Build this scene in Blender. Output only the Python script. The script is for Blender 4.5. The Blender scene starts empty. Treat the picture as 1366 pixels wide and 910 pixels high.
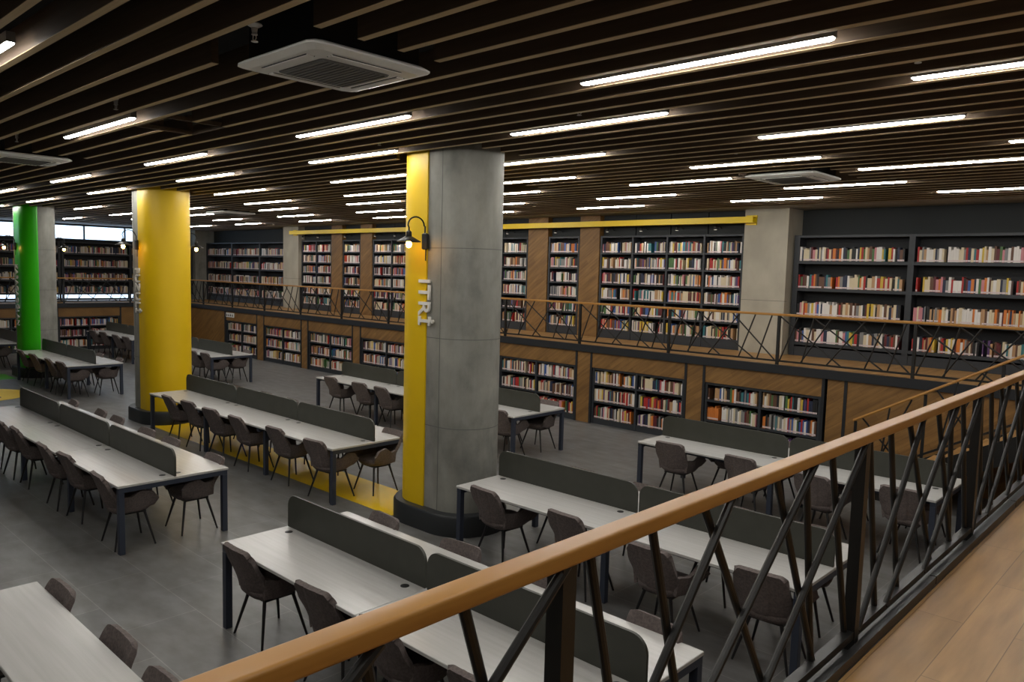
import bpy, math, random
from mathutils import Vector, Matrix
random.seed(11)
PI = math.pi
scene = bpy.context.scene
col = scene.collection

# ------------------------------------------------------------------ materials
def srgb(r, g, b):
    def f(c):
        c /= 255.0
        return c/12.92 if c <= .04045 else ((c+.055)/1.055)**2.4
    return (f(r), f(g), f(b), 1)

def mat(name, rgb, rough=.6, metal=0, spec=.5, coat=0):
    m = bpy.data.materials.new(name); m.use_nodes = True
    b = m.node_tree.nodes['Principled BSDF']
    b.inputs['Base Color'].default_value = srgb(*rgb)
    b.inputs['Roughness'].default_value = rough
    b.inputs['Metallic'].default_value = metal
    b.inputs['Specular IOR Level'].default_value = spec
    b.inputs['Coat Weight'].default_value = coat
    return m

def N(m, t, **kw):
    n = m.node_tree.nodes.new(t)
    for k, v in kw.items():
        if k in n.inputs: n.inputs[k].default_value = v
        else: setattr(n, k, v)
    return n
def L(m, a, b): m.node_tree.links.new(a, b)
def bsdf(m): return m.node_tree.nodes['Principled BSDF']

def coords(m, scale, rot=(0, 0, 0), kind='Object'):
    tc = N(m, 'ShaderNodeTexCoord'); mp = N(m, 'ShaderNodeMapping')
    mp.inputs['Scale'].default_value = scale; mp.inputs['Rotation'].default_value = rot
    L(m, tc.outputs[kind], mp.inputs['Vector']); return mp.outputs['Vector']

def ramp(m, fac, stops):
    r = N(m, 'ShaderNodeValToRGB'); e = r.color_ramp.elements
    while len(e) < len(stops): e.new(.5)
    for k, (p, c) in enumerate(stops):
        e[k].position = p; e[k].color = srgb(*c)
    L(m, fac, r.inputs['Fac']); return r.outputs['Color']

def noisy(name, c1, c2, scale=(4, 4, 4), rough=.6, detail=5, lo=.35, hi=.65, rot=(0, 0, 0), bump=0, **kw):
    m = mat(name, c1, rough, **kw)
    n = N(m, 'ShaderNodeTexNoise', Scale=1.0, Detail=float(detail))
    L(m, coords(m, scale, rot), n.inputs['Vector'])
    L(m, ramp(m, n.outputs['Fac'], [(lo, c1), (hi, c2)]), bsdf(m).inputs['Base Color'])
    if bump:
        bp = N(m, 'ShaderNodeBump', Strength=bump, Distance=.01)
        L(m, n.outputs['Fac'], bp.inputs['Height']); L(m, bp.outputs['Normal'], bsdf(m).inputs['Normal'])
    return m

def plank_mat(name, c1, c2, c3, bw, rh, rot=(0, 0, 0), grain=(2, 30, 2), rough=.45, mortar=.004, mc=None):
    m = mat(name, c1, rough)
    v = coords(m, (1, 1, 1), rot)
    br = N(m, 'ShaderNodeTexBrick'); L(m, v, br.inputs['Vector'])
    br.inputs['Color1'].default_value = srgb(*c1); br.inputs['Color2'].default_value = srgb(*c2)
    br.inputs['Mortar'].default_value = srgb(*(mc or c3)); br.inputs['Scale'].default_value = 1
    br.inputs['Mortar Size'].default_value = mortar; br.inputs['Brick Width'].default_value = bw
    br.inputs['Row Height'].default_value = rh; br.inputs['Bias'].default_value = 0
    br.inputs['Mortar Smooth'].default_value = .1
    n = N(m, 'ShaderNodeTexNoise', Scale=1.0, Detail=6.0)
    mp = N(m, 'ShaderNodeMapping'); mp.inputs['Scale'].default_value = grain
    L(m, v, mp.inputs['Vector']); L(m, mp.outputs['Vector'], n.inputs['Vector'])
    mx = N(m, 'ShaderNodeMix', data_type='RGBA', blend_type='MULTIPLY')
    mx.inputs['Factor'].default_value = 1
    L(m, br.outputs['Color'], mx.inputs['A'])
    L(m, ramp(m, n.outputs['Fac'], [(.3, (205, 200, 195)), (.7, (255, 255, 255))]), mx.inputs['B'])
    L(m, mx.outputs['Result'], bsdf(m).inputs['Base Color'])
    return m

M = {}
M['tile'] = plank_mat('grey_stone_tile', (116, 116, 115), (109, 109, 109), (139, 138, 136), 1.2, .6, grain=(3, 6, 3), rough=.38, mortar=.004)
M['oak_floor'] = plank_mat('oak_planks', (186, 143, 88), (176, 134, 80), (132, 98, 58), 1.25, .19, rot=(0, 0, PI/2), grain=(1.6, 14, 2), rough=.42, mortar=.002)
M['oak_rail'] = noisy('oak_handrail', (176, 126, 58), (160, 110, 46), (2.2, 2.2, 40), .38, rot=(PI/2, 0, 0))
M['panel'] = plank_mat('diagonal_oak_panel', (146, 108, 58), (132, 96, 49), (118, 85, 43), .9, .11, rot=(PI/2, 0, .62), grain=(2, 20, 2), rough=.55, mortar=.002)
M['panel_side'] = plank_mat('diagonal_oak_panel_side', (146, 108, 58), (132, 96, 49), (110, 79, 40), .9, .11, rot=(PI/2, 0, PI/2), grain=(2, 26, 2), rough=.55, mortar=.003)
M['slat'] = noisy('dark_slat', (92, 74, 56), (82, 65, 48), (1.2, 30, 30), .65)
M['slat_edge'] = noisy('pale_slat_edge', (200, 177, 138), (184, 161, 122), (1.2, 30, 30), .6)  # slat undersides coloured paler than the slat sides
M['void'] = mat('black_ceiling', (16, 16, 17), .9)
M['gypsum'] = mat('gypsum_border', (150, 148, 142), .8)
M['wall_dark'] = noisy('anthracite_wall', (31, 34, 35), (34, 37, 38), (2, 2, 2), .75)
M['wall'] = mat('grey_plaster', (120, 118, 114), .85)
M['metal'] = mat('anthracite_steel', (38, 40, 44), .45, .2)
M['black'] = mat('black_steel', (33, 32, 31), .42, .2)
M['case'] = mat('anthracite_shelving', (43, 46, 51), .5)
M['case_in'] = mat('shelf_back_panel', (26, 27, 30), .75)
M['desk_frame'] = mat('dark_blue_grey_frame', (54, 60, 74), .4, .1)
M['divider'] = noisy('dark_divider', (57, 58, 51), (62, 63, 56), (5, 5, 5), .5)
M['cap'] = mat('black_grommet', (26, 26, 26), .5)
M['leg'] = mat('black_chair_leg', (28, 28, 30), .4)
M['fabric'] = noisy('grey_brown_fabric', (112, 101, 98), (93, 84, 82), (55, 55, 55), .92, bump=.25)
M['plastic'] = mat('white_plastic', (232, 231, 226), .4)
M['grille'] = mat('grey_grille', (104, 104, 102), .6)
M['letter'] = mat('white_letter', (226, 224, 218), .5)
M['yellow'] = noisy('yellow_paint', (232, 192, 0), (226, 186, 0), (1.5, 1.5, 1.5), .45)
M['yellow_beam'] = mat('yellow_steel', (236, 202, 6), .4)
M['green'] = noisy('green_paint', (56, 198, 12), (52, 188, 10), (1.5, 1.5, 1.5), .38)
M['floor_yellow'] = noisy('yellow_floor', (226, 188, 12), (216, 178, 8), (2, 2, 2), .35)
M['floor_green'] = noisy('green_floor', (74, 160, 28), (66, 150, 24), (2, 2, 2), .35)
M['floor_brown'] = mat('brown_floor', (120, 78, 18), .4)
M['plinth'] = mat('dark_plinth', (38, 41, 43), .45)
M['page'] = mat('paper', (214, 206, 190), .8)
M['sticker'] = mat('spine_label', (214, 196, 196), .7)
M['glass_frame'] = mat('window_frame', (62, 68, 76), .45, .3)

m = mat('white_laminate', (192, 190, 187), .24, spec=.5)
n = N(m, 'ShaderNodeTexNoise', Scale=1.0, Detail=6.0)
L(m, coords(m, (1.3, 34, 1)), n.inputs['Vector'])
L(m, ramp(m, n.outputs['Fac'], [(.3, (188, 186, 182)), (.65, (196, 194, 191))]), bsdf(m).inputs['Base Color'])
M['laminate'] = m

m = mat('cast_concrete', (150, 150, 146), .7)
n = N(m, 'ShaderNodeTexNoise', Scale=1.0, Detail=8.0, Roughness=.62)
L(m, coords(m, (2.2, 2.2, 1.5)), n.inputs['Vector'])
n2 = N(m, 'ShaderNodeTexNoise', Scale=1.0, Detail=3.0)
L(m, coords(m, (7, 7, 1.2)), n2.inputs['Vector'])
mx = N(m, 'ShaderNodeMix', data_type='RGBA', blend_type='MULTIPLY'); mx.inputs['Factor'].default_value = .7
L(m, ramp(m, n.outputs['Fac'], [(.28, (112, 112, 107)), (.5, (142, 141, 134)), (.72, (160, 158, 149))]), mx.inputs['A'])
L(m, ramp(m, n2.outputs['Fac'], [(.3, (228, 227, 224)), (.65, (255, 255, 255))]), mx.inputs['B'])
L(m, mx.outputs['Result'], bsdf(m).inputs['Base Color'])
bp = N(m, 'ShaderNodeBump', Strength=.25, Distance=.01)
L(m, n.outputs['Fac'], bp.inputs['Height']); L(m, bp.outputs['Normal'], bsdf(m).inputs['Normal'])
M['concrete'] = m
M['concrete_pier'] = noisy('lamplit_pier_concrete', (160, 153, 138), (176, 169, 153), (2.5, 2.5, 1.6), .75)  # concrete lightened in its colour for the lamp light on the piers
M['seam'] = mat('concrete_seam', (100, 100, 97), .8)

def emit(name, rgb, strength):
    m = bpy.data.materials.new(name); m.use_nodes = True
    nt = m.node_tree; nt.nodes.clear()
    o = nt.nodes.new('ShaderNodeOutputMaterial'); e = nt.nodes.new('ShaderNodeEmission')
    e.inputs['Color'].default_value = srgb(*rgb); e.inputs['Strength'].default_value = strength
    nt.links.new(e.outputs[0], o.inputs[0]); return m
M['tube'] = emit('opal_diffuser_lit', (252, 249, 242), 67)
M['bulb'] = emit('warm_bulb_lit', (255, 186, 92), 45)
M['spot_lens'] = emit('spot_lens_lit', (255, 240, 220), 1.5)

m = bpy.data.materials.new('window_glass'); m.use_nodes = True
nt = m.node_tree; nt.nodes.clear()
o_ = nt.nodes.new('ShaderNodeOutputMaterial'); tr = nt.nodes.new('ShaderNodeBsdfTransparent'); gl = nt.nodes.new('ShaderNodeBsdfGlossy')
gl.inputs['Roughness'].default_value = .02; mi = nt.nodes.new('ShaderNodeMixShader'); mi.inputs[0].default_value = .08
tr.inputs['Color'].default_value = (.9, .95, 1, 1)
nt.links.new(tr.outputs[0], mi.inputs[1]); nt.links.new(gl.outputs[0], mi.inputs[2]); nt.links.new(mi.outputs[0], o_.inputs[0])
M['glass'] = m

PALETTE = [('white', (222, 216, 210), 24), ('cream', (212, 196, 164), 18), ('tan', (182, 142, 102), 9), ('brown', (98, 66, 48), 9),
           ('red', (168, 40, 36), 8), ('maroon', (92, 30, 34), 6), ('orange', (206, 118, 48), 5), ('yellow', (206, 174, 64), 4),
           ('green', (74, 108, 62), 5), ('teal', (56, 116, 122), 4), ('blue', (62, 92, 152), 5), ('navy', (36, 42, 66), 7),
           ('black', (28, 27, 28), 11), ('grey', (130, 128, 126), 7), ('pink', (196, 128, 134), 5), ('purple', (86, 56, 104), 2)]
BOOKM = [mat(n_ + '_book_cover', c, .55) for n_, c, w in PALETTE]
PW = [w for _, _, w in PALETTE]

# ------------------------------------------------------------------ mesh builder
class MB:
    def __init__(s): s.v, s.f, s.mi = [], [], []
    def add(s, vs, fs, mi=0):
        o = len(s.v); s.v += [tuple(v) for v in vs]
        s.f += [tuple(i+o for i in f) for f in fs]; s.mi += [mi]*len(fs); return s
    def box(s, x0, x1, y0, y1, z0, z1, mi=0):
        return s.add([(x0, y0, z0), (x1, y0, z0), (x1, y1, z0), (x0, y1, z0), (x0, y0, z1), (x1, y0, z1), (x1, y1, z1), (x0, y1, z1)],
                     [(0, 3, 2, 1), (4, 5, 6, 7), (0, 1, 5, 4), (1, 2, 6, 5), (2, 3, 7, 6), (3, 0, 4, 7)], mi)
    def cbox(s, x0, x1, y0, y1, z0, z1, b=.006, mi=0):
        """box with its vertical and horizontal edges chamfered"""
        rings = []
        for z, k in ((z0, b), (z0+b, 0), (z1-b, 0), (z1, b)):
            a, c, d, e = x0+k, x1-k, y0+k, y1-k
            q = b
            rings.append([(a+q, d, z), (c-q, d, z), (c, d+q, z), (c, e-q, z), (c-q, e, z), (a+q, e, z), (a, e-q, z), (a, d+q, z)])
        return s.loft(rings, mi=mi)
    def loft(s, rings, caps=True, closed=True, mi=0):
        n = len(rings[0]); vs = [p for r in rings for p in r]; fs = []
        for k in range(len(rings)-1):
            for i in range(n if closed else n-1):
                j = (i+1) % n
                fs.append((k*n+i, k*n+j, (k+1)*n+j, (k+1)*n+i))
        if caps:
            fs.append(tuple(range(n-1, -1, -1))); fs.append(tuple((len(rings)-1)*n+i for i in range(n)))
        return s.add(vs, fs, mi)
    def tube(s, pts, r, n=10, mi=0, r1=None):
        pts = [Vector(p) for p in pts]; rings = []
        up = None
        for k, p in enumerate(pts):
            t = (pts[min(k+1, len(pts)-1)]-pts[max(k-1, 0)]).normalized()
            if up is None:
                up = Vector((0, 0, 1)) if abs(t.z) < .9 else Vector((1, 0, 0))
            a = t.cross(up).normalized(); b = a.cross(t).normalized(); up = b
            rr = r if r1 is None else r+(r1-r)*k/(len(pts)-1)
            rings.append([p+(a*math.cos(2*PI*i/n)+b*math.sin(2*PI*i/n))*rr for i in range(n)])
        return s.loft(rings, mi=mi)
    def bar(s, p0, p1, w, d, nrm, mi=0):
        """flat bar of width w, depth d along nrm"""
        p0, p1, nv = Vector(p0), Vector(p1), Vector(nrm).normalized()
        t = (p1-p0).normalized(); a = t.cross(nv).normalized()*w/2; b = nv*d/2
        return s.loft([[p-a-b, p+a-b, p+a+b, p-a+b] for p in (p0, p1)], mi=mi)
    def lathe(s, prof, c=(0, 0, 0), n=16, mi=0, caps=True):
        return s.loft([[(c[0]+r*math.cos(2*PI*i/n), c[1]+r*math.sin(2*PI*i/n), c[2]+z) for i in range(n)] for r, z in prof], caps=caps, mi=mi)
    def prism(s, poly, y0, y1, axis='y', mi=0):
        if axis == 'y': r = [[(x, y, z) for x, z in poly] for y in (y0, y1)]
        elif axis == 'z': r = [[(x, y, z) for x, y in poly] for z in (y0, y1)]
        else: r = [[(x, y, z) for y, z in poly] for x in (y0, y1)]
        return s.loft(r, mi=mi)
    def mesh(s, name, mats, smooth=False):
        me = bpy.data.meshes.new(name); me.from_pydata(s.v, [], s.f)
        for q in (mats if isinstance(mats, (list, tuple)) else [mats]): me.materials.append(q)
        me.polygons.foreach_set('material_index', s.mi)
        if smooth: me.polygons.foreach_set('use_smooth', [True]*len(me.polygons))
        import bmesh
        bm = bmesh.new(); bm.from_mesh(me); bmesh.ops.recalc_face_normals(bm, faces=bm.faces); bm.to_mesh(me); bm.free()
        if smooth: me.set_sharp_from_angle(angle=smooth if smooth is not True else .7)
        me.update(); return me
    def build(s, name, mats, parent=None, smooth=False):
        o = bpy.data.objects.new(name, s.mesh(name, mats, smooth)); col.objects.link(o)
        if parent: o.parent = parent
        return o

def tag(o, label=None, cat=None, group=None, kind=None):
    for k, v in (('label', label), ('category', cat), ('group', group), ('kind', kind)):
        if v: o[k] = v
    return o
def thing(name, label, cat, loc=(0, 0, 0), rz=0, group=None):
    o = bpy.data.objects.new(name, None); col.objects.link(o); o.location = loc; o.rotation_euler = (0, 0, rz)
    o.empty_display_size = .1
    return tag(o, label, cat, group)
def struct(name, mb, mats, label=None, parent=None, smooth=False):
    o = mb.build(name, mats, parent, smooth)
    if not parent: tag(o, label, None, None, 'structure')
    return o
def copy_tree(o, parent=None):
    c = o.copy(); col.objects.link(c)
    if parent: c.parent = parent
    for ch in list(o.children): copy_tree(ch, c)
    return c
ONES = 'first second third fourth fifth sixth seventh eighth ninth tenth eleventh twelfth thirteenth fourteenth fifteenth sixteenth seventeenth eighteenth nineteenth'.split()
TENS = {2: 'twent', 3: 'thirt', 4: 'fort', 5: 'fift', 6: 'sixt'}
def ordinal(n):
    if n < 20: return ONES[n-1]
    t, u = divmod(n, 10)
    return TENS[t]+'ieth' if u == 0 else TENS[t]+'y-'+ONES[u-1]

# ------------------------------------------------------------------ camera
F = 1031.14
yaw, pitch, roll = math.radians(-43.054), math.radians(5.1306), math.radians(1.4973)
fw = Vector((math.sin(yaw)*math.cos(pitch), math.cos(yaw)*math.cos(pitch), -math.sin(pitch)))
rt = Vector((math.cos(yaw), -math.sin(yaw), 0)); up = rt.cross(fw)
rt2 = math.cos(roll)*rt+math.sin(roll)*up; up2 = -math.sin(roll)*rt+math.cos(roll)*up
cam = bpy.data.objects.new('camera', bpy.data.cameras.new('camera')); col.objects.link(cam)
cam.matrix_world = Matrix(((rt2.x, up2.x, -fw.x, 0), (rt2.y, up2.y, -fw.y, 0), (rt2.z, up2.z, -fw.z, 3.1), (0, 0, 0, 1)))
cam.data.sensor_width = 36; cam.data.lens = 36*F/1366; cam.data.clip_start = .05
scene.camera = cam

# ------------------------------------------------------------------ room shell
X0, X1, Y0, Y1 = -31.9, 1.7, -3.2, 15.15      # room limits
ZM, ZB, ZC = 1.62, 1.50, 4.45                  # gallery floor, underside, slat underside
YF, XL, XR = 12.72, -29.1, -1.0                # gallery edges: back, left, right
struct('floor', MB().box(X0, X1, Y0, Y1, -.1, 0), M['tile'], 'grey stone tile floor of the reading hall')
ceil = struct('ceiling', MB().box(X0, X1, Y0, Y1, 4.8, 4.9), M['void'], 'black ceiling above the timber slats')
struct('ceiling_border', MB().box(X0, X1, 14.05, Y1, ZC, 4.8).box(X0, -29.9, Y0, 14.05, ZC, 4.8), M['gypsum'], 'pale plaster ceiling border along the walls')
struct('wall_back', MB().box(X0-.2, X1+.2, Y1, Y1+.2, -.1, 4.9), M['wall_dark'], 'dark grey back wall above the bookcases')
struct('wall_front', MB().box(X0-.2, X1+.2, Y0-.2, Y0, -.1, 4.9), M['wall'])
struct('wall_right', MB().box(X1, X1+.2, Y0, Y1, -.1, 4.9), M['wall'])
struct('wall_left', MB().box(X0-.2, X0, Y0, Y1, -.1, 1.66).box(X0-.2, X0, Y0, Y1, 1.84, 3.86).box(X0-.2, X0, Y0, Y1, 4.42, 4.9)
       .box(X0-.2, X0, 13.9, Y1, 1.66, 4.42).box(X0-.2, X0, Y0, 0, 1.66, 4.42), M['wall_dark'], 'dark grey left wall with high windows')
w = struct('window_1', MB().box(X0-.12, X0-.06, 0, 13.9, 3.86, 3.90).box(X0-.12, X0-.06, 0, 13.9, 4.38, 4.42), M['glass_frame'], 'bright clerestory window strip above the left bookcases')
for k in range(10):
    y = .1+1.47*k
    MB().box(X0-.13, X0-.05, y-.025, y+.025, 3.90, 4.38).build('mullion', M['glass_frame'], w)
MB().box(X0-.095, X0-.085, 0, 13.9, 3.9, 4.38).build('pane', M['glass'], w)
w = struct('window_2', MB().box(X0-.12, X0-.06, 0, 13.9, 1.66, 1.675).box(X0-.12, X0-.06, 0, 13.9, 1.825, 1.84), M['glass_frame'], 'low bright window strip under the left bookcases')
MB().box(X0-.095, X0-.085, 0, 13.9, 1.675, 1.825).build('pane', M['glass'], w)

# galleries: slab with dark steel edge, oak on top
struct('gallery_floor_back', MB().box(X0, X1, YF+.08, Y1, ZB, ZM), M['oak_floor'], 'oak floor of the gallery along the back wall')
struct('gallery_floor_left', MB().box(X0, XL-.08, Y0, YF+.08, ZB, ZM), M['oak_floor'], 'oak floor of the gallery along the left wall')
struct('gallery_floor_right', MB().box(XR+.035, X1, Y0, YF+.08, ZB, ZM), M['oak_floor'], 'oak plank gallery floor in the right foreground')
struct('trim_1', MB().box(XL-.08, XR, YF, YF+.08, ZB-.02, ZM+.005), M['metal'], 'dark steel edge beam of the back gallery')
struct('trim_2', MB().box(XL-.08, XL, Y0, YF, ZB-.02, ZM+.005), M['metal'], 'dark steel edge beam of the left gallery')
t3 = MB().box(XR-.06, XR+.035, Y0, 11.35, ZB-.02, ZM+.005)
for k in range(7):
    y = -2.39+1.86*k
    t3.box(XR+.002, XR+.033, y-.918, y+.93, ZM+.005, ZM+.045)
struct('trim_3', t3, M['black'], 'black steel kerb at the foot of the front railing')
struct('wall_gallery_right', MB().box(XR+.1, XR+.2, Y0, YF, 0, ZB), M['panel_side'])

# oak wall panels under and on the gallery --------------------------------
tn = [10]
def trim(mb, m_, label):
    tn[0] += 1
    return struct('trim_%d' % tn[0], mb, m_, label)
YP = 12.76
LOW = [(-25.5, -23.42), (-22.92, -20.74), (-20.32, -18.09), (-17.66, -15.45), (-15.0, -12.74), (-12.3, -10.07), (-9.63, -7.46), (-7.03, -4.89)]
pan = MB().box(-29.1, -25.62, YP, YP+.06, 0, ZB-.02)
edges = [b for a in LOW for b in a]
for a, b in zip(edges[1:-1:2], edges[2::2]): pan.box(a+.05, b-.05, YP, YP+.06, 0, ZB-.02)
pan.box(-4.8, -4.53, YP, YP+.06, 0, ZB-.02).box(-4.48, X1, YP, YP+.06, 0, ZB-.02)
for a, b in LOW: pan.box(a, b, YP, YP+.06, 1.17, ZB-.02)
struct('wall_gallery_back', pan, M['panel'], 'diagonal oak panelling under the back gallery')
st = MB()
for a, b in LOW: st.box(a-.05, a, YP-.012, YP+.07, 0, ZB-.02).box(b, b+.05, YP-.012, YP+.07, 0, ZB-.02)
st.box(-4.53, -4.48, YP-.012, YP+.07, 0, ZB-.02).box(-25.62, -25.55, YP-.012, YP+.07, 0, ZB-.02)
trim(st, M['metal'], 'dark steel strips between the oak panels under the back gallery')
LOWL = [(6.0, 8.45), (8.6, 10.58), (11.2, 12.4)]
XP = XL-.04
pan = MB().box(XP-.06, XP, Y0, 5.9, 0, ZB-.02).box(XP-.06, XP, 10.64, 11.14, 0, ZB-.02).box(XP-.06, XP, 12.45, YP+.06, 0, ZB-.02)
for a, b in LOWL: pan.box(XP-.06, XP, a, b, 1.17, ZB-.02)
struct('wall_gallery_left', pan, M['panel_side'], 'oak panelling under the left gallery')
st = MB()
for a, b in LOWL: st.box(XP-.07, XP+.012, a-.05, a, 0, ZB-.02).box(XP-.07, XP+.012, b, b+.05, 0, ZB-.02)
trim(st, M['metal'], 'dark steel strips between the oak panels under the left gallery')

# upper back wall: oak and concrete piers, dark panels over the bookcases
YU = 14.6
for a, b in ((-21.85, -21.25), (-20.25, -19.65), (-17.75, -17.15), (-15.6, -15.0), (-13.15, -12.5), (-11.5, -10.92)):
    tn[0] += 1
    struct('trim_%d' % tn[0], MB().box(a+.003, b-.003, YU-.02, Y1, ZM, ZC), M['panel'], 'tall oak panelled pier between the gallery bookcases')
for a, b in ((-24.72, -23.73), (-7.28, -6.38)):
    tn[0] += 1
    p = struct('pillar_wall_%d' % tn[0], MB().box(a, b, YU-.1, Y1, ZM, ZC), M['concrete_pier'], 'flat grey concrete pier on the back wall')
    MB().box(a-.001, b+.001, YU-.101, YU, 2.66, 2.668).build('formwork_seam', M['seam'], p)
struct('pillar_wall_0', MB().box(X0, -31.3, 14.35, Y1, ZM, ZC), M['concrete'], 'concrete pier in the far left corner')

UP = [(-23.7, -21.85, 2), (-21.25, -20.25, 1), (-19.65, -17.75, 2), (-17.15, -15.6, 2), (-15.0, -13.15, 2), (-12.5, -11.5, 1), (-10.92, -7.3, 4)]
for a, b, nb in UP:
    mb = MB(); wd = (b-a)/nb
    for k in range(nb): mb.box(a+k*wd+.012, a+(k+1)*wd-.012, YU+.12, YU+.16, 3.99, ZC)
    tn[0] += 1
    struct('trim_%d' % tn[0], mb.box(a, b, YU+.16, YU+.2, 3.99, ZC), M['wall_dark'], 'dark wall panels above a gallery bookcase')

# yellow steel beam across the piers
b = thing('steel_beam', 'long yellow steel beam mounted above the back gallery bookcases', 'beam', (0, 0, 0))
MB().box(-24.0, -7.02, 14.30, 14.46, 4.175, 4.19).box(-24.0, -7.02, 14.30, 14.46, 4.28, 4.295).box(-24.0, -7.02, 14.30, 14.315, 4.19, 4.28).build('beam_channel', M['yellow_beam'], b)
for x in (-24.0, -7.24): MB().box(x, x+.22, 14.46, 14.497, 4.14, 4.33).build('end_plate', M['yellow_beam'], b)

# ------------------------------------------------------------------ ceiling slats and openings
ACS = [(-4.55, 3.05), (-4.4, 10.05), (-11.95, 3.15), (-19.3, 9.8)]
PIL = [(-6.98, 6.4), (-15.45, 6.4), (-23.45, 6.4)]
HOLES = [(x-.62, x+.62, y-.55, y+.6) for x, y in ACS]+[(x-.75, x+.75, y-.5, y+.5) for x, y in PIL]
HOLES += [(-8.2, -7.45, 3.15, 3.75), (-9.3, -8.3, 8.95, 9.5), (-5.05, -4.1, 2.55, 3.0)]
SP = .30; S0 = 4.62
slat_y = []
y = S0
while y > Y0+.1: y -= SP
y += SP
sl = MB()
while y < 14.0:
    slat_y.append(y); cuts = sorted([(a, b) for a, b, c, d in HOLES if c-.022 < y < d+.022])
    x = -29.85
    for a, b in cuts:
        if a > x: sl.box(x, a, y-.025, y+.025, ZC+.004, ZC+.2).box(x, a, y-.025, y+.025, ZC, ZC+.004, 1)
        x = max(x, b)
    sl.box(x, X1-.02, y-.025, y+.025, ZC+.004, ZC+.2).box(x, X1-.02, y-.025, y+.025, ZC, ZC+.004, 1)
    y += SP
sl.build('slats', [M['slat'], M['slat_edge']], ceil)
hatch = thing('ceiling_hatch', 'square dark opening cut in the ceiling slats beside a lamp at upper left', 'hatch', (-7.82, 3.45, ZC))
fr = MB()
for a in (-.375, .355): fr.box(a, a+.02, -.3, .3, .0, .04)
for a in (-.3, .28): fr.box(-.375, .375, a, a+.02, .0, .04)
fr.build('frame', M['slat'], hatch)
MB().box(-.36, .36, -.29, .29, .2, .215).build('cover', M['void'], hatch)

# ------------------------------------------------------------------ ceiling lamps (x0, x1, y)
ROWS = [
 (.1, [(-5.7, -3.9), (-1.85, -.05), (-9.6, -7.8)]),
 (1.45, [(-7.6, -5.76), (-11.5, -9.7), (-3.7, -1.9), (0.1, 1.6)]),
 (3.00, [(-9.64, -7.75), (-1.65, .15)]),
 (4.47, [(-3.55, -1.77), (-7.33, -5.5), (-11.25, -9.45), (-15.3, -13.45), (-19.4, -17.5)]),
 (5.68, [(-1.7, .1), (-5.37, -3.6), (-9.0, -7.2), (-13.0, -11.1), (-17.15, -15.25), (-21.25, -19.35), (-25.2, -23.35)]),
 (7.15, [(-3.5, -1.74), (-7.1, -5.35), (-10.75, -8.9), (-14.75, -12.85), (-18.7, -16.85), (-22.75, -20.85), (-26.9, -25.1)]),
 (8.62, [(-1.7, .1), (-5.12, -3.5), (-8.75, -6.97), (-12.55, -10.7), (-16.4, -14.5), (-20.3, -18.47), (-24.5, -22.75), (-28.6, -26.9)]),
 (10.0, [(-3.5, -1.75), (-6.85, -5.2), (-10.5, -8.68), (-14.2, -12.4), (-17.95, -16.2), (-22.0, -20.4), (-26.0, -24.3)]),
 (11.4, [(-1.7, .1), (-5.1, -3.4), (-8.6, -6.98), (-12.2, -10.4), (-15.95, -14.18), (-19.65, -17.9), (-23.5, -21.75)]),
 (12.75, [(-3.4, -1.7), (-6.75, -5.12), (-10.25, -8.6), (-13.9, -12.1), (-17.3, -15.55), (-21.0, -19.35), (-25.0, -23.35), (-28.55, -26.8)])]
ROWNAME = ['row over the camera', 'front row nearest the camera', 'second row from the camera', 'third row from the camera', 'fourth row from the camera', 'middle row',
           'fourth row from the back wall', 'third row from the back wall', 'second row from the back wall', 'row nearest the back wall']
for (yr, xs), rn in zip(ROWS, ROWNAME):
    gap = min((sy+SP/2 for sy in slat_y), key=lambda q: abs(q-yr))
    xs = sorted(xs)
    for i, (a, b) in enumerate(xs):
        o = thing('ceiling_lamp', 'lit white linear ceiling lamp, %s from left in the %s' % (ordinal(i+1), rn), 'lamp', ((a+b)/2, gap, ZC), 0, 'linear ceiling lamps')
        hl = (b-a)/2
        MB().box(-hl-.01, hl+.01, -.026, .026, .006, .07).build('housing', M['grille'], o)
        d = MB().loft([[(-hl+k, -.021+k*.3, z), (hl-k, -.021+k*.3, z), (hl-k, .021-k*.3, z), (-hl+k, .021-k*.3, z)] for z, k in ((.006, 0), (-.003, .003), (-.009, .018))])
        d.build('diffuser', M['tube'], o)

# ------------------------------------------------------------------ ceiling cassettes
def cassette(x, y, label):
    o = thing('air_conditioner', label, 'air conditioner', (x, y, ZC-.05), 0, 'ceiling air conditioners')
    h, q = .475, .07
    def rr(s, z, c=q): return [(-s+c, -s, z), (s-c, -s, z), (s-c*.3, -s+c*.3, z), (s, -s+c, z), (s, s-c, z), (s-c*.3, s-c*.3, z), (s-c, s, z), (-s+c, s, z), (-s+c*.3, s-c*.3, z), (-s, s-c, z), (-s, -s+c, z), (-s+c*.3, -s+c*.3, z)]
    MB().loft([rr(h-.03, .05), rr(h, .03), rr(h, .018), rr(h-.06, 0), rr(.28, -.004)]).build('panel', M['plastic'], o)
    MB().box(-.4, .4, -.4, .4, .05, .4).build('case', M['case_in'], o)
    g = MB().loft([rr(.27, -.004, .03), rr(.265, -.012, .03)])
    for k in range(13): g.box(-.25, .25, -.25+k*.04, -.238+k*.04, -.016, -.011)
    g.build('grille', M['grille'], o)
    for k in range(4):
        c, s = (1, 0, -1, 0)[k], (0, 1, 0, -1)[k]
        mb = MB()
        for lo, hi, zz, mi in ((.315, .322, -.005, 1), (.322, .375, -.009, 0), (.375, .382, -.005, 1)):
            pts = [(lo, -.26), (hi, -.27), (hi, .27), (lo, .26)]
            pts = [(u*c-v*s, u*s+v*c) for u, v in pts]
            mb.loft([[(u, v, z) for u, v in pts] for z in (.005, zz)], mi=mi)
        mb.build('louver', [M['plastic'], M['case_in']], o)
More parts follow.
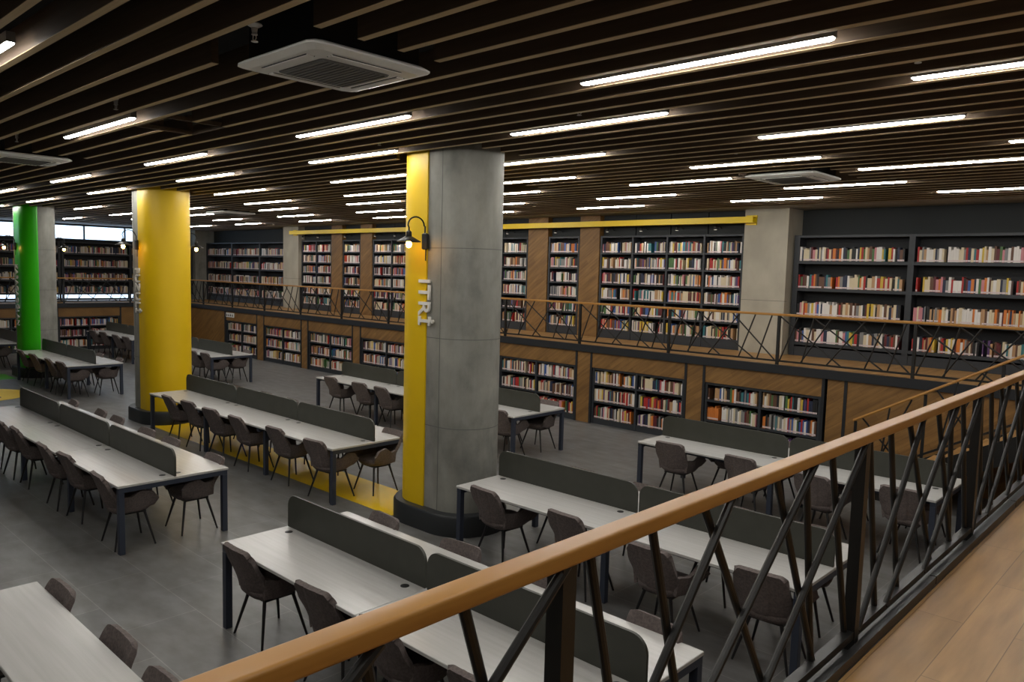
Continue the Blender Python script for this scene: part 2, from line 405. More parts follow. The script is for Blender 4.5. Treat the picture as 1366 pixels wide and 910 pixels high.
for (x, y), lb in zip(ACS, ['large white square ceiling air conditioner in the slats near the camera', 'white ceiling air conditioner at the right, near the concrete pier and back gallery',
                            'white ceiling air conditioner at the left edge of the photo', 'small distant white ceiling air conditioner right of the second yellow pillar']):
    cassette(x, y, lb)

def sprinkler(x, y, label):
    o = thing('sprinkler', label, 'sprinkler', (x, y, ZC+.09), 0, 'ceiling sprinklers')
    MB().tube([(0, 0, .26), (0, 0, .0)], .012, 8).build('pipe', M['plastic'], o)
    MB().lathe([(.045, .055), (.05, .048), (.02, .03), (.016, 0), (.02, -.012)], n=12).build('escutcheon', M['plastic'], o)
    MB().tube([(-.016, 0, -.01), (-.02, 0, -.035), (0, 0, -.05)], .004, 6).tube([(.016, 0, -.01), (.02, 0, -.035), (0, 0, -.05)], .004, 6).lathe([(.022, -.05), (.022, -.054)], n=10).build('deflector', M['plastic'], o)
for x, y, lb in ((-4.6, 2.5, 'beside the near air conditioner'), (-7.65, 2.78, 'above the upper left lamp'), (-10.75, 2.78, 'above the left edge air conditioner'), (-1.6, 5.42, 'at the upper right above a lamp'),
                 (-4.36, 5.46, 'right of the concrete pillar top above a lamp'), (-7.24, 5.46, 'left of the concrete pillar top'), (-4.25, 8.16, 'in front of the right air conditioner')):
    sprinkler(x, y, 'small pale ceiling sprinkler head '+lb)

# ------------------------------------------------------------------ pillars
R_, A_ = .415, .235
def stad(r, a, t):
    """point on the outline; t in perimeter units from the middle of the -Y face, + is counter-clockwise"""
    P = PI*r; tot = 4*a+2*P; t = t % tot
    if t <= a: return (t, -r)
    t -= a
    if t <= P: q = -PI/2+t/r; return (a+r*math.cos(q), r*math.sin(q))
    t -= P
    if t <= 2*a: return (a-t, r)
    t -= 2*a
    if t <= P: q = PI/2+t/r; return (-a+r*math.cos(q), r*math.sin(q))
    t -= P
    return (-a+t, -r)
def ring(r, a, n=64):
    tot = 4*a+2*PI*r
    return [stad(r, a, tot*k/n) for k in range(n)]
HALF = 2*A_+PI*R_
def pillar(x, y, label, m_, t0, t1, text, tz0, tz1, tx):
    o = thing('pillar', label, 'pillar', (x, y, 0)); o['kind'] = 'thing'
    rg = ring(R_, A_)
    MB().loft([[(p[0], p[1], z) for p in rg] for z in (0, 1.25, 2.3, 3.35, 4.7)]).build('concrete_shaft', M['concrete'], o, smooth=.6)
    for z in (1.25, 2.3, 3.35):
        MB().loft([[(p[0], p[1], z+q) for p in ring(R_+.0015, A_)] for q in (-.004, .004)]).build('formwork_seam', M['seam'], o, smooth=.6)
    sm = MB()
    for sx in (-1, 1):
        sm.box(sx*A_-.004, sx*A_+.004, -R_-.0015, -R_+.01, .2, 4.68)
    sm.build('formwork_joint', M['seam'], o)
    n = 40; out = [stad(R_+.02, A_, t0+(t1-t0)*k/n) for k in range(n+1)]; inn = [stad(R_-.01, A_, (t0+(t1-t0)*k/n)) for k in range(n+1)]
    poly = out+inn[::-1]
    MB().loft([[(p[0], p[1], z) for p in poly] for z in (.2, 1.35, 4.62)]).build('painted_cladding', m_, o, smooth=.6)
    MB().loft([[(p[0], p[1], z) for p in ring(R_+q, A_)] for z, q in ((0, .13), (.22, .13), (.25, .11), (.25, .02))]).build('plinth', M['plinth'], o, smooth=.6)
    fc = bpy.data.curves.new('lettering', 'FONT'); fc.body = text; fc.extrude = .012; fc.size = .36; fc.align_x = 'LEFT'; fc.offset = .006; fc.space_character = 1.06
    to = bpy.data.objects.new('lettering', fc); col.objects.link(to)
    bpy.context.view_layer.update()
    dg = bpy.context.evaluated_depsgraph_get()
    me = bpy.data.meshes.new_from_object(to.evaluated_get(dg)); me.name = 'lettering'
    bpy.data.objects.remove(to)
    xs = [v.co.x for v in me.vertices]; ys = [v.co.y for v in me.vertices]
    ln = max(xs)-min(xs); sx = (tz0-tz1)/ln; cap = .205/.263
    for v in me.vertices:
        u, vv, d = (v.co.x-min(xs))*sx, v.co.y*cap, v.co.z
        v.co = (tx-.105+vv, -R_-.034-d, tz0-u)
    me.materials.clear(); me.materials.append(M['letter'])
    lo = bpy.data.objects.new('lettering', me); col.objects.link(lo); lo.parent = o
    return o
pillar(-6.98, 6.4, 'thick concrete pillar in front with a yellow left side and four white letters', M['yellow'], -HALF, 0, 'ITRİ', 2.98, 2.44, 0)
pillar(-15.45, 6.4, 'yellow round pillar in the middle distance with white vertical letters on its left edge', M['yellow'], 0, HALF, 'FUZULİ', 2.98, 2.12, 0)
pillar(-23.45, 6.4, 'green and concrete pillar at far left with white vertical letters', M['green'], -.13, A_+R_*(PI/2-.23), 'KARACAOĞLAN', 2.95, 1.35, .05)

def wall_lamp(px, py, s, label):
    """s = -1: on the -Y face, +1: on the +Y face"""
    o = thing('wall_lamp', label, 'lamp', (px, py+s*(R_+.02), 3.4), 0 if s < 0 else PI, 'gooseneck wall lamps')
    MB().cbox(-.045, .045, -.05, 0, -.07, .12, .012).build('wall_box', M['black'], o)
    MB().tube([(0, -.015, -.07), (0, -.015, -.2)], .007, 6).build('conduit', M['black'], o)
    d = .27
    pts = [(0, -.03, .1), (0, -.03, .2)]+[(0, -.03-d/2+.12*math.cos(q), .2+.1*math.sin(q)) for q in [PI*k/10 for k in range(11)]]+[(0, -d, .17), (0, -d, .11)]
    MB().tube(pts, .009, 8).build('arm', M['black'], o, smooth=True)
    sk = MB().lathe([(.012, .14), (.03, .125), (.035, .07), (.03, .06)], (0, -d, 0), 14).build('socket', M['black'], o, smooth=True)
    MB().lathe([(.03, .075), (.06, .06), (.135, .018), (.14, .008), (.134, .012), (.055, .05), (.03, .055)], (0, -d, 0), 20, caps=False).build('lamp_shade', M['black'], o, smooth=True)
    MB().lathe([(.012, .05), (.016, .03), (.03, 0), (.034, -.02), (.028, -.045), (.012, -.058), (.003, -.06)], (0, -d, 0), 14).build('bulb', M['bulb'], sk, smooth=True)
wall_lamp(-6.98, 6.4, -1, 'black gooseneck lamp with lit bulb on the front concrete pillar')
wall_lamp(-15.45, 6.4, -1, 'black gooseneck lamp with lit bulb left of the middle yellow pillar')
wall_lamp(-15.45, 6.4, 1, 'black gooseneck lamp with lit bulb right of the middle yellow pillar')
wall_lamp(-23.45, 6.4, -1, 'black gooseneck lamp with lit bulb left of the green pillar')
wall_lamp(-23.45, 6.4, 1, 'black gooseneck lamp with lit bulb right of the green pillar')

# coloured floor inlays
trim(MB().box(-14.9, -7.55, 5.93, 6.7, -.01, .003), M['floor_yellow'], 'yellow floor strip between the two yellow pillars')
trim(MB().box(-24.0, -22.9, 3.0, 5.75, -.01, .003), M['floor_green'], 'green floor strip before the green pillar')
trim(MB().lathe([(1, -.01), (1, .003)], (-20.5, 4.35, 0), 48), M['floor_yellow'], 'yellow disc painted on the floor at left')
trim(MB().lathe([(.3, 0), (.3, .005)], (-20.05, 4.42, 0), 32), M['floor_brown'], 'brown spot in the yellow floor disc')

# ------------------------------------------------------------------ study tables
def study_table(x0, nu, yc, wid, label, divider=True, ulen=1.925):
    o = thing('study_table', label, 'table', (x0, yc, 0), 0, 'white study tables')
    hw = wid/2; Lt = nu*ulen; tops = []
    for k in range(nu):
        tops.append(MB().cbox(k*ulen+.001, (k+1)*ulen-.001, -hw, hw, .722, .75, .004).build('tabletop', M['laminate'], o))
    fr = MB()
    fr.box(.06, Lt-.06, -hw+.12, -hw+.16, .67, .722).box(.06, Lt-.06, hw-.16, hw-.12, .67, .722)
    for k in range(nu+1):
        xa = min(max(k*ulen-.03, .004), Lt-.064)
        fr.box(xa, xa+.06, -hw+.012, hw-.012, .671, .722)
    fr.build('frame', M['desk_frame'], o)
    for k in range(nu+1):
        xa = min(max(k*ulen-.03, .004), Lt-.064)
        ins = .0 if k in (0, nu) else .1
        for s in (-1, 1):
            yy = s*(hw-.04-ins)
            MB().cbox(xa, xa+.06, yy-.03, yy+.03, 0, .67, .003).build('leg', M['desk_frame'], o)
    if divider:
        for k in range(nu):
            a, b, rr = k*ulen+.012, (k+1)*ulen-.012, .11
            pl = [(a, .751), (b, .751)]+[(b-rr+rr*math.cos(q), 1.05-rr+rr*math.sin(q)) for q in [PI/2*i/8 for i in range(9)]]+[(a+rr-rr*math.sin(q), 1.05-rr+rr*math.cos(q)) for q in [PI/2*i/8 for i in range(9)]]
            MB().prism(pl, -.011, .011).build('divider', M['divider'], o)
            for s in (-1, 1):
                for xx in (a+.14, b-.14):
                    MB().lathe([(.034, 0), (.034, .752-.745), (.026, .0085), (.0, .0085)], (xx, s*.085, .745), 20).build('grommet', M['cap'], tops[k], smooth=.5)
    return o
TABLES = {
 'Z1': (-6.25, 2, 1.40, .52, False), 'A1': (-6.12, 2, 3.64, 1.28, True), 'B1': (-6.08, 2, 6.34, 1.34, True), 'C1': (-6.05, 2, 9.78, 1.28, True),
 'A2': (-14.16, 3, 3.6, 1.22, True), 'B2': (-14.16, 3, 6.30, 1.36, True), 'C2': (-14.2, 3, 9.76, 1.32, True),
 'B3': (-22.68, 2, 6.30, 1.2, True), 'C3': (-22.72, 2, 9.6, 1.14, True), 'C4': (-28.1, 2, 9.76, 1.26, True), 'B4': (-28.6, 2, 6.3, 1.3, True)}
TLAB = {
 'Z1': 'white study table without divider, cut by the lower left corner', 'A1': 'white study table with dark dividers, lowest in front behind the handrail',
 'B1': 'white study table with dark dividers right of the concrete pillar', 'C1': 'white study table with dark dividers at rear right before the low bookcases',
 'A2': 'long white study table with three dividers in the left foreground', 'B2': 'long white study table standing over the yellow floor strip',
 'C2': 'long white study table behind the concrete pillar, near the back bookcases', 'B3': 'white study table with dividers in front of the green pillar',
 'C3': 'white study table partly hidden behind the middle yellow pillar', 'C4': 'farthest white study table, left of the middle yellow pillar', 'B4': 'white study table at the left edge behind the green pillar'}
for k, (x0, nu, yc, wd, dv) in TABLES.items(): study_table(x0, nu, yc, wd, TLAB[k], dv)

# ------------------------------------------------------------------ chairs
def grid_shell(fn, nu, nv, th):
    """closed shell from a surface fn(u,v) -> (point, normal)"""
    vs = []; fs = []
    for side in (1, -1):
        for i in range(nu+1):
            for j in range(nv+1):
                p, n_ = fn(i/nu, j/nv); vs.append(Vector(p)+Vector(n_)*th/2*side)
    K = (nu+1)*(nv+1); I = lambda i, j, s: s*K+i*(nv+1)+j
    for i in range(nu):
        for j in range(nv):
            fs.append((I(i, j, 0), I(i+1, j, 0), I(i+1, j+1, 0), I(i, j+1, 0)))
            fs.append((I(i, j, 1), I(i, j+1, 1), I(i+1, j+1, 1), I(i+1, j, 1)))
    for i in range(nu):
        fs.append((I(i, 0, 0), I(i, 0, 1), I(i+1, 0, 1), I(i+1, 0, 0))); fs.append((I(i, nv, 0), I(i+1, nv, 0), I(i+1, nv, 1), I(i, nv, 1)))
    for j in range(nv):
        fs.append((I(0, j, 0), I(0, j+1, 0), I(0, j+1, 1), I(0, j, 1))); fs.append((I(nu, j, 0), I(nu, j, 1), I(nu, j+1, 1), I(nu, j+1, 0)))
    return vs, fs
def numnorm(f):
    def g(u, v):
        e = 1e-3; p = Vector(f(u, v)); a = Vector(f(min(u+e, 1), v))-Vector(f(max(u-e, 0), v)); b = Vector(f(u, min(v+e, 1)))-Vector(f(u, max(v-e, 0)))
        n_ = a.cross(b)
        return p, (n_.normalized() if n_.length > 1e-12 else Vector((0, -1, 0)))
    return g
def lerp(a, b, t): return a+(b-a)*t
def pw(x, pts):
    for (x0, y0), (x1, y1) in zip(pts, pts[1:]):
        if x <= x1:
            t = max(0, (x-x0)/(x1-x0)); t = t*t*(3-2*t); return lerp(y0, y1, t)
    return pts[-1][1]
def back_f(u, v):
    s = 2*u-1; v = 1-(1-v)**1.6
    z = .395+.43*v
    wdt = pw(v, [(0, .165), (.22, .205), (.55, .226), (1, .216)])
    if v > .86:
        k = (v-.86)/.14; z -= .026*k*(max(0, abs(s)-.78)/.22)**1.6; wdt -= .010*k*k
    groove = .006*(math.exp(-((abs(s)-.36)/.05)**2))
    y = -.205-.115*v**1.25+pw(v, [(0, .10), (.35, .07), (.7, .03), (1, .014)])*abs(s)**2.4+(.06*(1-v/.25)**2 if v < .25 else 0)+groove
    return (s*wdt, y, z)
def arm_f(sd):
    def f(u, v):
        # u: rear (0) to front (1), v: bottom to top
        y = lerp(-.175, .20, u)+ .03*v*u
        zt = pw(u, [(0, .585), (.25, .575), (.55, .645), (.8, .628), (1, .545)])
        zb = pw(u, [(0, .42), (.5, .415), (1, .455)])
        xb = pw(u, [(0, .192), (.4, .213), (1, .212)])
        fl = pw(u, [(0, .028), (.5, .065), (1, .075)])
        x = xb+fl*v**.8
        return (sd*x, y, lerp(zb, zt, v))
    return f
def build_chair():
    o = thing('armchair', 'x', 'chair', (0, 0, 0), 0, 'grey upholstered armchairs')
    vs, fs = grid_shell(numnorm(back_f), 26, 20, .042)
    MB().add(vs, fs).build('backrest', M['fabric'], o, smooth=1.2)
    for sd in (-1, 1):
        vs, fs = grid_shell(numnorm(arm_f(sd)), 14, 8, .03)
        MB().add(vs, fs).build('armrest', M['fabric'], o, smooth=1.2)
    def sup(a, b, z, yo=0, n=28, e=3.2):
        r = []
        for k in range(n):
            q = 2*PI*k/n; c, s = math.cos(q), math.sin(q)
            r.append((a*math.copysign(abs(c)**(2/e), c), yo+b*math.copysign(abs(s)**(2/e), s), z))
        return r
    MB().loft([sup(.11, .12, .375), sup(.17, .185, .385), sup(.212, .215, .42), sup(.218, .222, .45), sup(.205, .21, .475), sup(.16, .165, .482)]).build('seat', M['fabric'], o, smooth=.9)
    MB().box(-.15, .15, -.14, .14, .362, .38).build('leg_frame', M['leg'], o)
    for sx in (-1, 1):
        for sy in (-1, 1):
            MB().tube([(sx*.125, sy*.125, .385), (sx*.228, sy*.208, 0)], .0155, 10, r1=.010).build('leg', M['leg'], o, smooth=True)
    return o
proto = build_chair(); used = False
CH = {
 'Z1': ([], [-5.85, -4.83, -4.13], 'lower left corner table'),
 'A1': ([-5.72, -4.66, -3.85, -2.98], [-5.62, -4.55, -3.6, -2.68], 'front table behind the handrail'),
 'B1': ([-5.58, -4.49, (-3.44, -.17), -2.56], [-5.42, -4.5, -3.5, -2.66], 'table right of the concrete pillar'),
 'C1': ([-5.52, -4.45, (-3.44, -.18), -2.55], [-5.12, -4.46, -3.5, -2.6], 'rear right table'),
 'A2': ([-13.3, -12.56, -11.9, -10.64, -9.96, -8.75], [-13.7, -12.57, -11.87, -10.75, -9.98, -8.78], 'long left foreground table'),
 'B2': ([-13.25, -12.56, -11.72, -10.85, -9.78, -8.75], [-13.6, -12.6, -11.7, -10.7, -9.8, (-8.6, -.24)], 'long table over the yellow strip'),
 'C2': ([-13.62, -12.62, -11.86, -10.7, -9.75, -8.8], [-13.5, -12.62, -11.6, -10.7, -9.6, -8.8], 'long table behind the concrete pillar'),
 'B3': ([-22.15, -21.12, -19.9, -19.16], [-22.0, -21.12, -20.4, -19.2], 'table before the green pillar'),
 'C3': ([-21.9, -21.14, -19.9, -19.18], [-20.1, -19.25], 'table behind the middle yellow pillar'),
 'C4': ([-27.4, -26.55, -25.4, -24.62], [-25.0], 'farthest left table'),
 'B4': ([-27.75, -27.06, -25.8, -25.12], [], 'left edge table')}
CHAIRS = []
for k, (near, far, nm) in CH.items():
    x0, nu, yc, wd, dv = TABLES[k]; hw = wd/2
    for side, xs in (('near', near), ('far', far)):
        for i, x in enumerate(xs):
            dy = 0
            if isinstance(x, tuple): x, dy = x
            c = proto if not CHAIRS else copy_tree(proto)
            s = -1 if side == 'near' else 1
            c.location = (x, yc+s*(hw-.25)+dy+random.uniform(-.02, .02), 0)
            c.rotation_euler = (0, 0, (0 if s < 0 else PI)+random.uniform(-.1, .1))
            c['label'] = 'grey armchair, %s from left, %s side of %s' % (ordinal(i+1), side, nm)
            CHAIRS.append(c)

# ------------------------------------------------------------------ bookcases and books
ROW36 = [3.59, 3.235, 2.885, 2.53, 2.175, 1.818]
ROW52 = [3.45, 2.93, 2.41, 1.885]
LOWROWS = [.845, .478, .118]
def bookcase(o, wd, nb, rows, ztop, zkick, dp=.32, post=.045, facing=0):
    """built in local axes: x along the front from 0 to wd, front at y = 0, back at y = dp; z absolute minus base"""
    for k in range(nb+1):
        x = min(max(k*wd/nb-post/2, 0), wd-post)
        MB().box(x, x+post, -.006, dp, 0, ztop).build('upright', M['case'], o)
    MB().box(post, wd-post, 0, dp, ztop-.045, ztop-.002).build('top_board', M['case'], o)
    MB().box(post, wd-post, dp-.02, dp-.004, 0.0, ztop-.046).build('back_panel', M['case_in'], o)
    lip = .035 if len(rows) != 4 else .055
    for z in rows:
        MB().box(post, wd-post, .004, dp-.021, z-.02, z).box(post, wd-post, .0, .014, z-lip, z+.004).build('shelf', M['case'], o)
    if zkick > .02: MB().box(post, wd-post, .006, .03, .0, zkick-.001).build('plinth', M['case'], o)

STUFF = MB()
class Xf:
    def __init__(s, origin, fx, fy): s.o, s.fx, s.fy = Vector(origin), Vector(fx), Vector(fy)
    def __call__(s, x, y, z): return s.o+s.fx*x+s.fy*y+Vector((0, 0, z))
def book_dims(hmin, hmax):
    return random.uniform(hmin, hmax), max(.018, random.gauss(.029, .009)), random.uniform(.14, .18), random.choices(range(len(PALETTE)), PW)[0]
def stuff_book(xf, x, z, t, h, d, c, lean):
    # spine at y = .03, simple cover with a page block and a spine label
    def P(a, b, q): return xf(x+a+lean*q, .03+b, z+q)
    def bx(a0, a1, b0, b1, q0, q1, mi, skip=()):
        vs = [P(a0, b0, q0), P(a1, b0, q0), P(a1, b1, q0), P(a0, b1, q0), P(a0, b0, q1), P(a1, b0, q1), P(a1, b1, q1), P(a0, b1, q1)]
        STUFF.add(vs, [(4, 5, 6, 7), (0, 1, 5, 4), (1, 2, 6, 5), (3, 0, 4, 7)], mi)
    bx(0, t-.0015, 0, d, 0, h, c)
    if random.random() < .86: STUFF.add([P(.0, -.0012, .012), P(t-.0015, -.0012, .012), P(t-.0015, -.0012, .04), P(0, -.0012, .04)], [(0, 1, 2, 3)], len(PALETTE))
NAMED = []
def fill(xf, x0, x1, z, hmin, hmax, named=None, dens=.97):
    x = x0+random.uniform(.0, .02); i = 0; base = random.choices(range(len(PALETTE)), PW)[0]
    hb = random.uniform(hmin, hmax)
    while True:
        h, t, d, c = book_dims(hmin, hmax)
        if random.random() < .22: base = c; hb = h
        if random.random() < (.1 if named else .25): c = base; h = hb
        if named: t = max(t, .024)*1.18
        if x+t > x1-.01: break
        lean = 0
        if random.random() > dens: x += random.uniform(.02, .09); continue
        if named and len(NAMED) < 300:
            i += 1; named(i, x, t, h, d, c, z)
        else:
            stuff_book(xf, x, z, t, h, d, c, lean)
        x += t+.0012

XB = lambda x, y, z=0: Xf((x, y, z), (1, 0, 0), (0, 1, 0))
def back_case(x0, x1, nb, y, zb, rows, ztop, zkick, label, hmin, hmax, post=.045, namer=None):
    o = thing('bookcase', label, 'bookcase', (x0, y, zb), 0, 'dark bookcases full of books')
    bookcase(o, x1-x0, nb, [r-zb for r in rows], ztop-zb, zkick-zb, post=post)
    xf = XB(x0, y); wd = x1-x0
    for ri, z in enumerate(rows):
        for k in range(nb):
            nm = namer(ri, k, x0, y) if namer else None
            fill(xf, k*wd/nb+post*.8, (k+1)*wd/nb-post*.8, z+.001, hmin, hmax, nm)
    return o

def book_mesh(t, h, d, c):
    mb = MB(); b = .0025
    mb.box(0, b, 0, d, 0, h, 0).box(t-b, t, 0, d, 0, h, 0)
    mb.loft([[(0, b, z), (b*1.2, 0, z), (t/2, -.0015, z), (t-b*1.2, 0, z), (t, b, z), (t-b, b*1.6, z), (b, b*1.6, z)] for z in (0, h)], mi=0)
    mb.box(b, t-b, b*1.6, d-.004, .004, h-.004, 1)
    if random.random() < .88: mb.box(.001, t-.001, -.0026, -.0008, .012, .04, 2)
    return mb.mesh('book', [BOOKM[c], M['page'], M['sticker']])
RN = ['top shelf', 'second shelf', 'third shelf', 'bottom shelf']
def namer8(ri, k, x0, y):
    if k > 1 or (k == 1 and ri > 1): return None
    bay = 'left bay' if k == 0 else 'right bay'
    def put(i, x, t, h, d, c, z):
        o = bpy.data.objects.new('book', book_mesh(t, h, d, c)); col.objects.link(o)
        o.location = (x0+x, y+.03, z)
        tag(o, '%s book, %s from left, %s, %s of the far right bookcase' % (PALETTE[c][0], ordinal(i), RN[ri], bay), 'book', 'books in the far right bookcase')
        NAMED.append(o)
    return put

UL = ['two bay gallery bookcase just right of the far concrete pier', 'narrow gallery bookcase between two oak piers left of the front pillar', 'two bay gallery bookcase just left of the front pillar',
      'gallery bookcase hidden behind the front pillar', 'gallery bookcase just right of the front pillar', 'narrow gallery bookcase between two oak piers right of the front pillar', 'wide four bay gallery bookcase beside the right concrete pier']
for (a, b, nb), lb in zip(UP, UL):
    back_case(a+.02, b-.02, nb, YU, ZM, ROW36, 3.98, ROW36[-1]-.02, 'dark '+lb, .2, .255)
back_case(-31.25, -24.75, 3, 14.8, ZM, ROW52, 3.95, 1.8, 'dark three bay gallery bookcase in the far left corner of the back wall', .21, .28, .09)
back_case(-6.34, -.02, 3, 14.74, ZM, ROW52, 3.94, 1.80, 'large dark gallery bookcase at far right with four tall shelves', .21, .275, .1, namer8)
LLB = ['leftmost low bookcase with a white sign above', 'second low bookcase from the sign', 'third low bookcase from the sign', 'low bookcase just left of the front pillar', 'low bookcase hidden behind the front pillar',
       'low bookcase just right of the front pillar', 'middle low bookcase right of the front pillar', 'last low bookcase beside the staircase']
for (a, b), lb in zip(LOW, LLB):
    back_case(a+.003, b-.003, 2, YP+.02, 0, LOWROWS, 1.168, LOWROWS[-1]-.02, 'dark '+lb+' under the back gallery', .2, .265)
# left wall cases: front faces +X, run along Y
def left_case(y0, y1, nb, xfr, zb, rows, ztop, zkick, label, hmin, hmax, post=.045):
    o = thing('bookcase', label, 'bookcase', (xfr, y0, zb), PI/2, 'dark bookcases full of books')
    bookcase(o, y1-y0, nb, [r-zb for r in rows], ztop-zb, zkick-zb, post=post)
    xf = Xf((xfr, y0, 0), (0, 1, 0), (-1, 0, 0)); wd = y1-y0
    if zb > ZM:
        for k in range(nb+1):
            for yy in (.06, .26): MB().box(min(max(k*wd/nb-.02, .01), wd-.05), min(max(k*wd/nb-.02, .01), wd-.05)+.04, yy-.02, yy+.02, ZM-zb, .0).build('foot', M['case'], o)
    for z in rows:
        for k in range(nb): fill(xf, k*wd/nb+post*.8, (k+1)*wd/nb-post*.8, z+.001, hmin, hmax)
left_case(3.5, 9.42, 3, -31.5, 1.83, [3.36, 2.86, 2.36, 1.88], 3.78, 1.83, 'long dark gallery bookcase under the clerestory at the left edge', .21, .28, .09)
left_case(9.45, 14.3, 2, -31.5, 1.83, [3.36, 2.86, 2.36, 1.88], 3.78, 1.83, 'dark gallery bookcase under the clerestory between green and yellow pillars', .21, .28, .09)
for (a, b), lb in zip(LOWL, ['dark low bookcase at the left edge under the left gallery', 'dark low bookcase under the left gallery right of the green pillar', 'dark low bookcase under the left gallery behind the yellow pillar']):
    left_case(a+.003, b-.003, 2, XP-.02, 0, LOWROWS, 1.168, LOWROWS[-1]-.02, lb, .2, .265)
bk = STUFF.build('books', BOOKM+[M['sticker']])
tag(bk, 'rows of many small books filling all the other shelves', 'books', None, 'stuff')

# small shelf lamps over the gallery bookcases
si = 0
SPN = {0: 'far two bay bookcase', 1: 'narrow bookcase left of the front pillar', 2: 'two-bay bookcase left of front pillar', 4: 'bookcase right of the front pillar', 5: 'narrow bookcase right of the front pillar', 6: 'wide four bay bookcase'}
for ci, nm in SPN.items():
    a, b, nb = UP[ci]; wd = (b-a)/nb
    for k in range(nb):
        x = a+wd*(k+.35)
        o = thing('shelf_lamp', 'small black shelf lamp, %s from left above %s' % (ordinal(k+1), nm), 'lamp', (x, YU+.12, 4.0), 0, 'small shelf lamps')
        MB().tube([(0, 0, .1), (0, -.1, .14), (0, -.26, .12)], .009, 8).build('arm', M['black'], o)
        hd = MB().lathe([(.02, .13), (.032, .1), (.036, .06), (.03, .06)], (0, -.28, 0), 12).build('head', M['black'], o)
        MB().lathe([(.0295, .061), (.0295, .058)], (0, -.28, 0), 12).build('lens', M['spot_lens'], hd)
        sp = bpy.data.lights.new('shelf_lamp_light', 'SPOT'); sp.energy = 13 if ci < 3 else 7; sp.spot_size = 1.5; sp.spot_blend = .8; sp.shadow_soft_size = .03; sp.color = (1, .93, .84)
        so = bpy.data.objects.new('light', sp); col.objects.link(so); so.parent = o
        so.location = (0, -.28, .05); so.rotation_euler = (math.radians(22), 0, 0)

# ------------------------------------------------------------------ railings
# infill pattern of one bay, (top, bottom) as fractions of the bay, seen from the gallery
STEEP = [(.06, .17), (.2, .33), (.34, .61), (.59, .81), (.72, .80), (.845, .98)]
DIAG = [(.405, .02), (.73, .2), (1.0, .5)]
def railing(name_label, p0, dv, inward, length, bay, start, z0, ztop, flip, maxb=100, slope=0, first_post=True, cat='railing'):
    """p0 at the floor, dv unit direction, inward = unit normal towards the gallery"""
    o = thing('railing', name_label, cat, p0); dv = Vector(dv); nv = Vector(inward)
    def P(s, z, off=0): return dv*s+nv*off+Vector((0, 0, z+slope*s))
    # handrail: rounded oak section
    sec = []
    hwid, hh, r = .03, .0205, .009
    for cx, cz, q0 in ((hwid-r, hh-r, 0), (-hwid+r, hh-r, 1), (-hwid+r, -hh+r, 2), (hwid-r, -hh+r, 3)):
        for i in range(5):
            q = PI/2*(q0+i/4); sec.append((cx+r*math.cos(q), cz+r*math.sin(q)))
    MB().loft([[P(s, ztop-hh+b_, a_) for a_, b_ in sec] for s in (0, length)]).build('handrail', M['oak_rail'], o, smooth=.8)
    zt = ztop-2*hh
    MB().loft([[P(s, z, off) for off, z in ((-.02, z0+.055), (.02, z0+.055), (.02, z0+.085), (-.02, z0+.085))] for s in (0, length)]).build('bottom_rail', M['black'], o)
    k = 0; bars = []; s = start
    posts = []
    while s < length+.01:
        if s >= 0: posts.append(s)
        s += bay
    if first_post and (not posts or posts[0] > .3): posts.insert(0, .04)
    for s in posts:
        MB().bar(P(s, z0+.0), P(s, zt), .046, .046, nv).build('post', M['black'], o)
    s = start-bay if start > 0 else start
    while s < length:
        for lst, off in ((STEEP, -.0125), (DIAG, .0125)):
            for t, b in lst:
                if flip: t, b = 1-t, 1-b
                a = (s+t*bay, zt); c = (s+b*bay, z0+.07)
                # clip to the rail's ends
                if max(a[0], c[0]) < 0 or min(a[0], c[0]) > length: continue
                def cut(p, q):
                    for lim in (0.0, length):
                        if (p[0]-lim)*(q[0]-lim) < 0 and ((p[0] < 0) if lim == 0 else (p[0] > length)):
                            f = (lim-p[0])/(q[0]-p[0]); return (lim, p[1]+(q[1]-p[1])*f)
                    return p
                a, c = cut(a, c), cut(c, a)
                if abs(a[1]-c[1]) < .08: continue
                bars.append((a, c, off))
        s += bay
    def key(bq): return -((dv*bq[0][0]+Vector(p0))-Vector((0, 0, 3.1))).length
    bars.sort(key=key, reverse=True)
    rest = MB()
    for i, (a, c, off) in enumerate(bars):
        mb = MB() if i < maxb else rest
        mb.tube([P(a[0], a[1], off), P(c[0], c[1], off)], .0125, 10)
        if i < maxb: mb.build('baluster', M['black'], o)
    if rest.v: tag(rest.build('baluster', M['black'], o), None, None, None, 'stuff')
    return o
# front railing along Y at the right gallery
railing('front railing with thick oak handrail and crossed black bars', (-1.028, -1.0, ZM), (0, 1, 0), (1, 0, 0), 12.35, 1.86, 2.28, 0, .888, False)
# back gallery railing along X (seen from outside, so the pattern is mirrored)
railing('long thin railing with crossed black bars along the back gallery', (-29.05, 12.80, ZM), (1, 0, 0), (0, 1, 0), 28.0, 2.16, 1.75, 0, .885, True)
railing('thin distant railing with crossed black bars along the left gallery', (-29.18, -2.5, ZM), (0, 1, 0), (-1, 0, 0), 15.25, 2.16, .5, 0, .885, True, maxb=60)

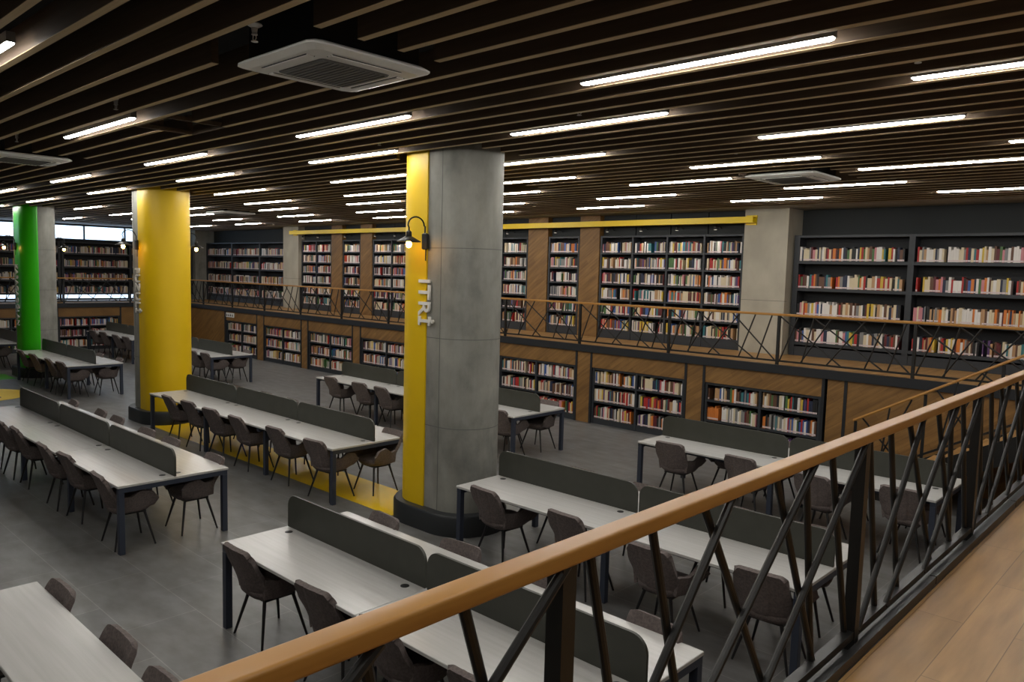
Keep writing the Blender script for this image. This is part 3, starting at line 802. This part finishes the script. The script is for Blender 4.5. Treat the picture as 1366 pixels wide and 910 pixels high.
# ------------------------------------------------------------------ staircase at right
sc_ = thing('staircase', 'oak staircase with dark stringers at the right end of the back wall', 'staircase', (-3.75, 11.42, 0))
RUN, RISE = .325, .18
for k in range(8):
    MB().cbox(k*RUN-.02, (k+1)*RUN+.01, .05, 1.2, (k+1)*RISE-.05, (k+1)*RISE, .006).build('tread', M['oak_floor'], sc_)
    MB().box(k*RUN+.0, k*RUN+.015, .05, 1.2, k*RISE+.001, (k+1)*RISE-.051).build('riser', M['black'], sc_)
for yy in (0, 1.2):
    MB().prism([(-.06, 0), (.3, 0), (2.7, 1.33), (2.7, 1.56), (2.55, 1.56), (-.06, .17)], yy, yy+.045).build('stringer', M['black'], sc_)
sr = thing('stair_railing', 'sloping oak handrail with black bars on the staircase', 'railing', (-3.9, 11.44, 0))
SL = .56
def SP_(s, z): return Vector((s, 0, z+SL*s))
hr = []
for s in (0, 2.62):
    hr.append([SP_(s, 1.1)+Vector((0, a, b)) for a, b in ((-.03, -.025), (.03, -.025), (.035, -.01), (.03, .015), (-.03, .015), (-.035, -.01))])
MB().loft(hr).build('handrail', M['oak_rail'], sr, smooth=.5)
for s in (.03, .92, 1.8, 2.58):
    MB().bar((s, 0, max(.0, .1+SL*s-.02)), SP_(s, 1.07), .04, .016, (0, 1, 0)).build('post', M['black'], sr)
MB().bar(SP_(.03, .24), SP_(2.58, .24), .03, .02, (0, 1, 0)).build('bottom_rail', M['black'], sr)
for t, b, o2 in ((.12, .62, .01), (.48, .38, -.01), (.75, .3, .01), (1.05, 1.5, .01), (1.3, 1.12, -.01), (1.62, 1.15, .01), (1.95, 2.4, .01), (2.2, 2.0, -.01), (2.45, 2.0, .01)):
    a = SP_(t, 1.07); c = SP_(b, .25); a.y = c.y = o2
    MB().bar(a, c, .022, .012, (0, 1, 0)).build('baluster', M['black'], sr)

# small stepped bench and sign at the far left
sb = thing('step_stool', 'small wooden steps beside the middle yellow pillar under the back gallery', 'steps', (-28.9, 12.0, 0))
for k in range(4):
    MB().box(.0, 1.5-.34*k, 0, .6, .19*k+.001, .19*k+.15).build('riser_box', M['panel'], sb)
    MB().cbox(.0, 1.53-.34*k, -.015, .6, .19*k+.15, .19*k+.19, .004).build('tread', M['oak_floor'], sb)
sg = thing('sign', 'small white sign with dark pictograms above the leftmost low bookcase', 'sign', (-25.2, YP-.0, 1.36))
MB().cbox(-.28, .28, -.022, -.002, -.075, .075, .004).build('plate', M['plastic'], sg)
pk = MB()
for k in range(4):
    x = -.2+.13*k
    pk.box(x-.03, x+.03, -.025, -.021, -.045, .015).box(x-.012, x+.012, -.025, -.021, .02, .045)
pk.build('pictogram', M['case_in'], sg)

# ------------------------------------------------------------------ world and view
wd_ = bpy.data.worlds.new('sky'); scene.world = wd_; wd_.use_nodes = True
bg = wd_.node_tree.nodes['Background']; bg.inputs['Color'].default_value = (.72, .86, 1, 1); bg.inputs['Strength'].default_value = 3.2
scene.view_settings.view_transform = 'Standard'; scene.view_settings.look = 'None'
scene.view_settings.exposure = 0; scene.view_settings.gamma = 1
scene.view_settings.use_curve_mapping = False
scene.cycles.max_bounces = 8
scene.cycles.use_denoising = True
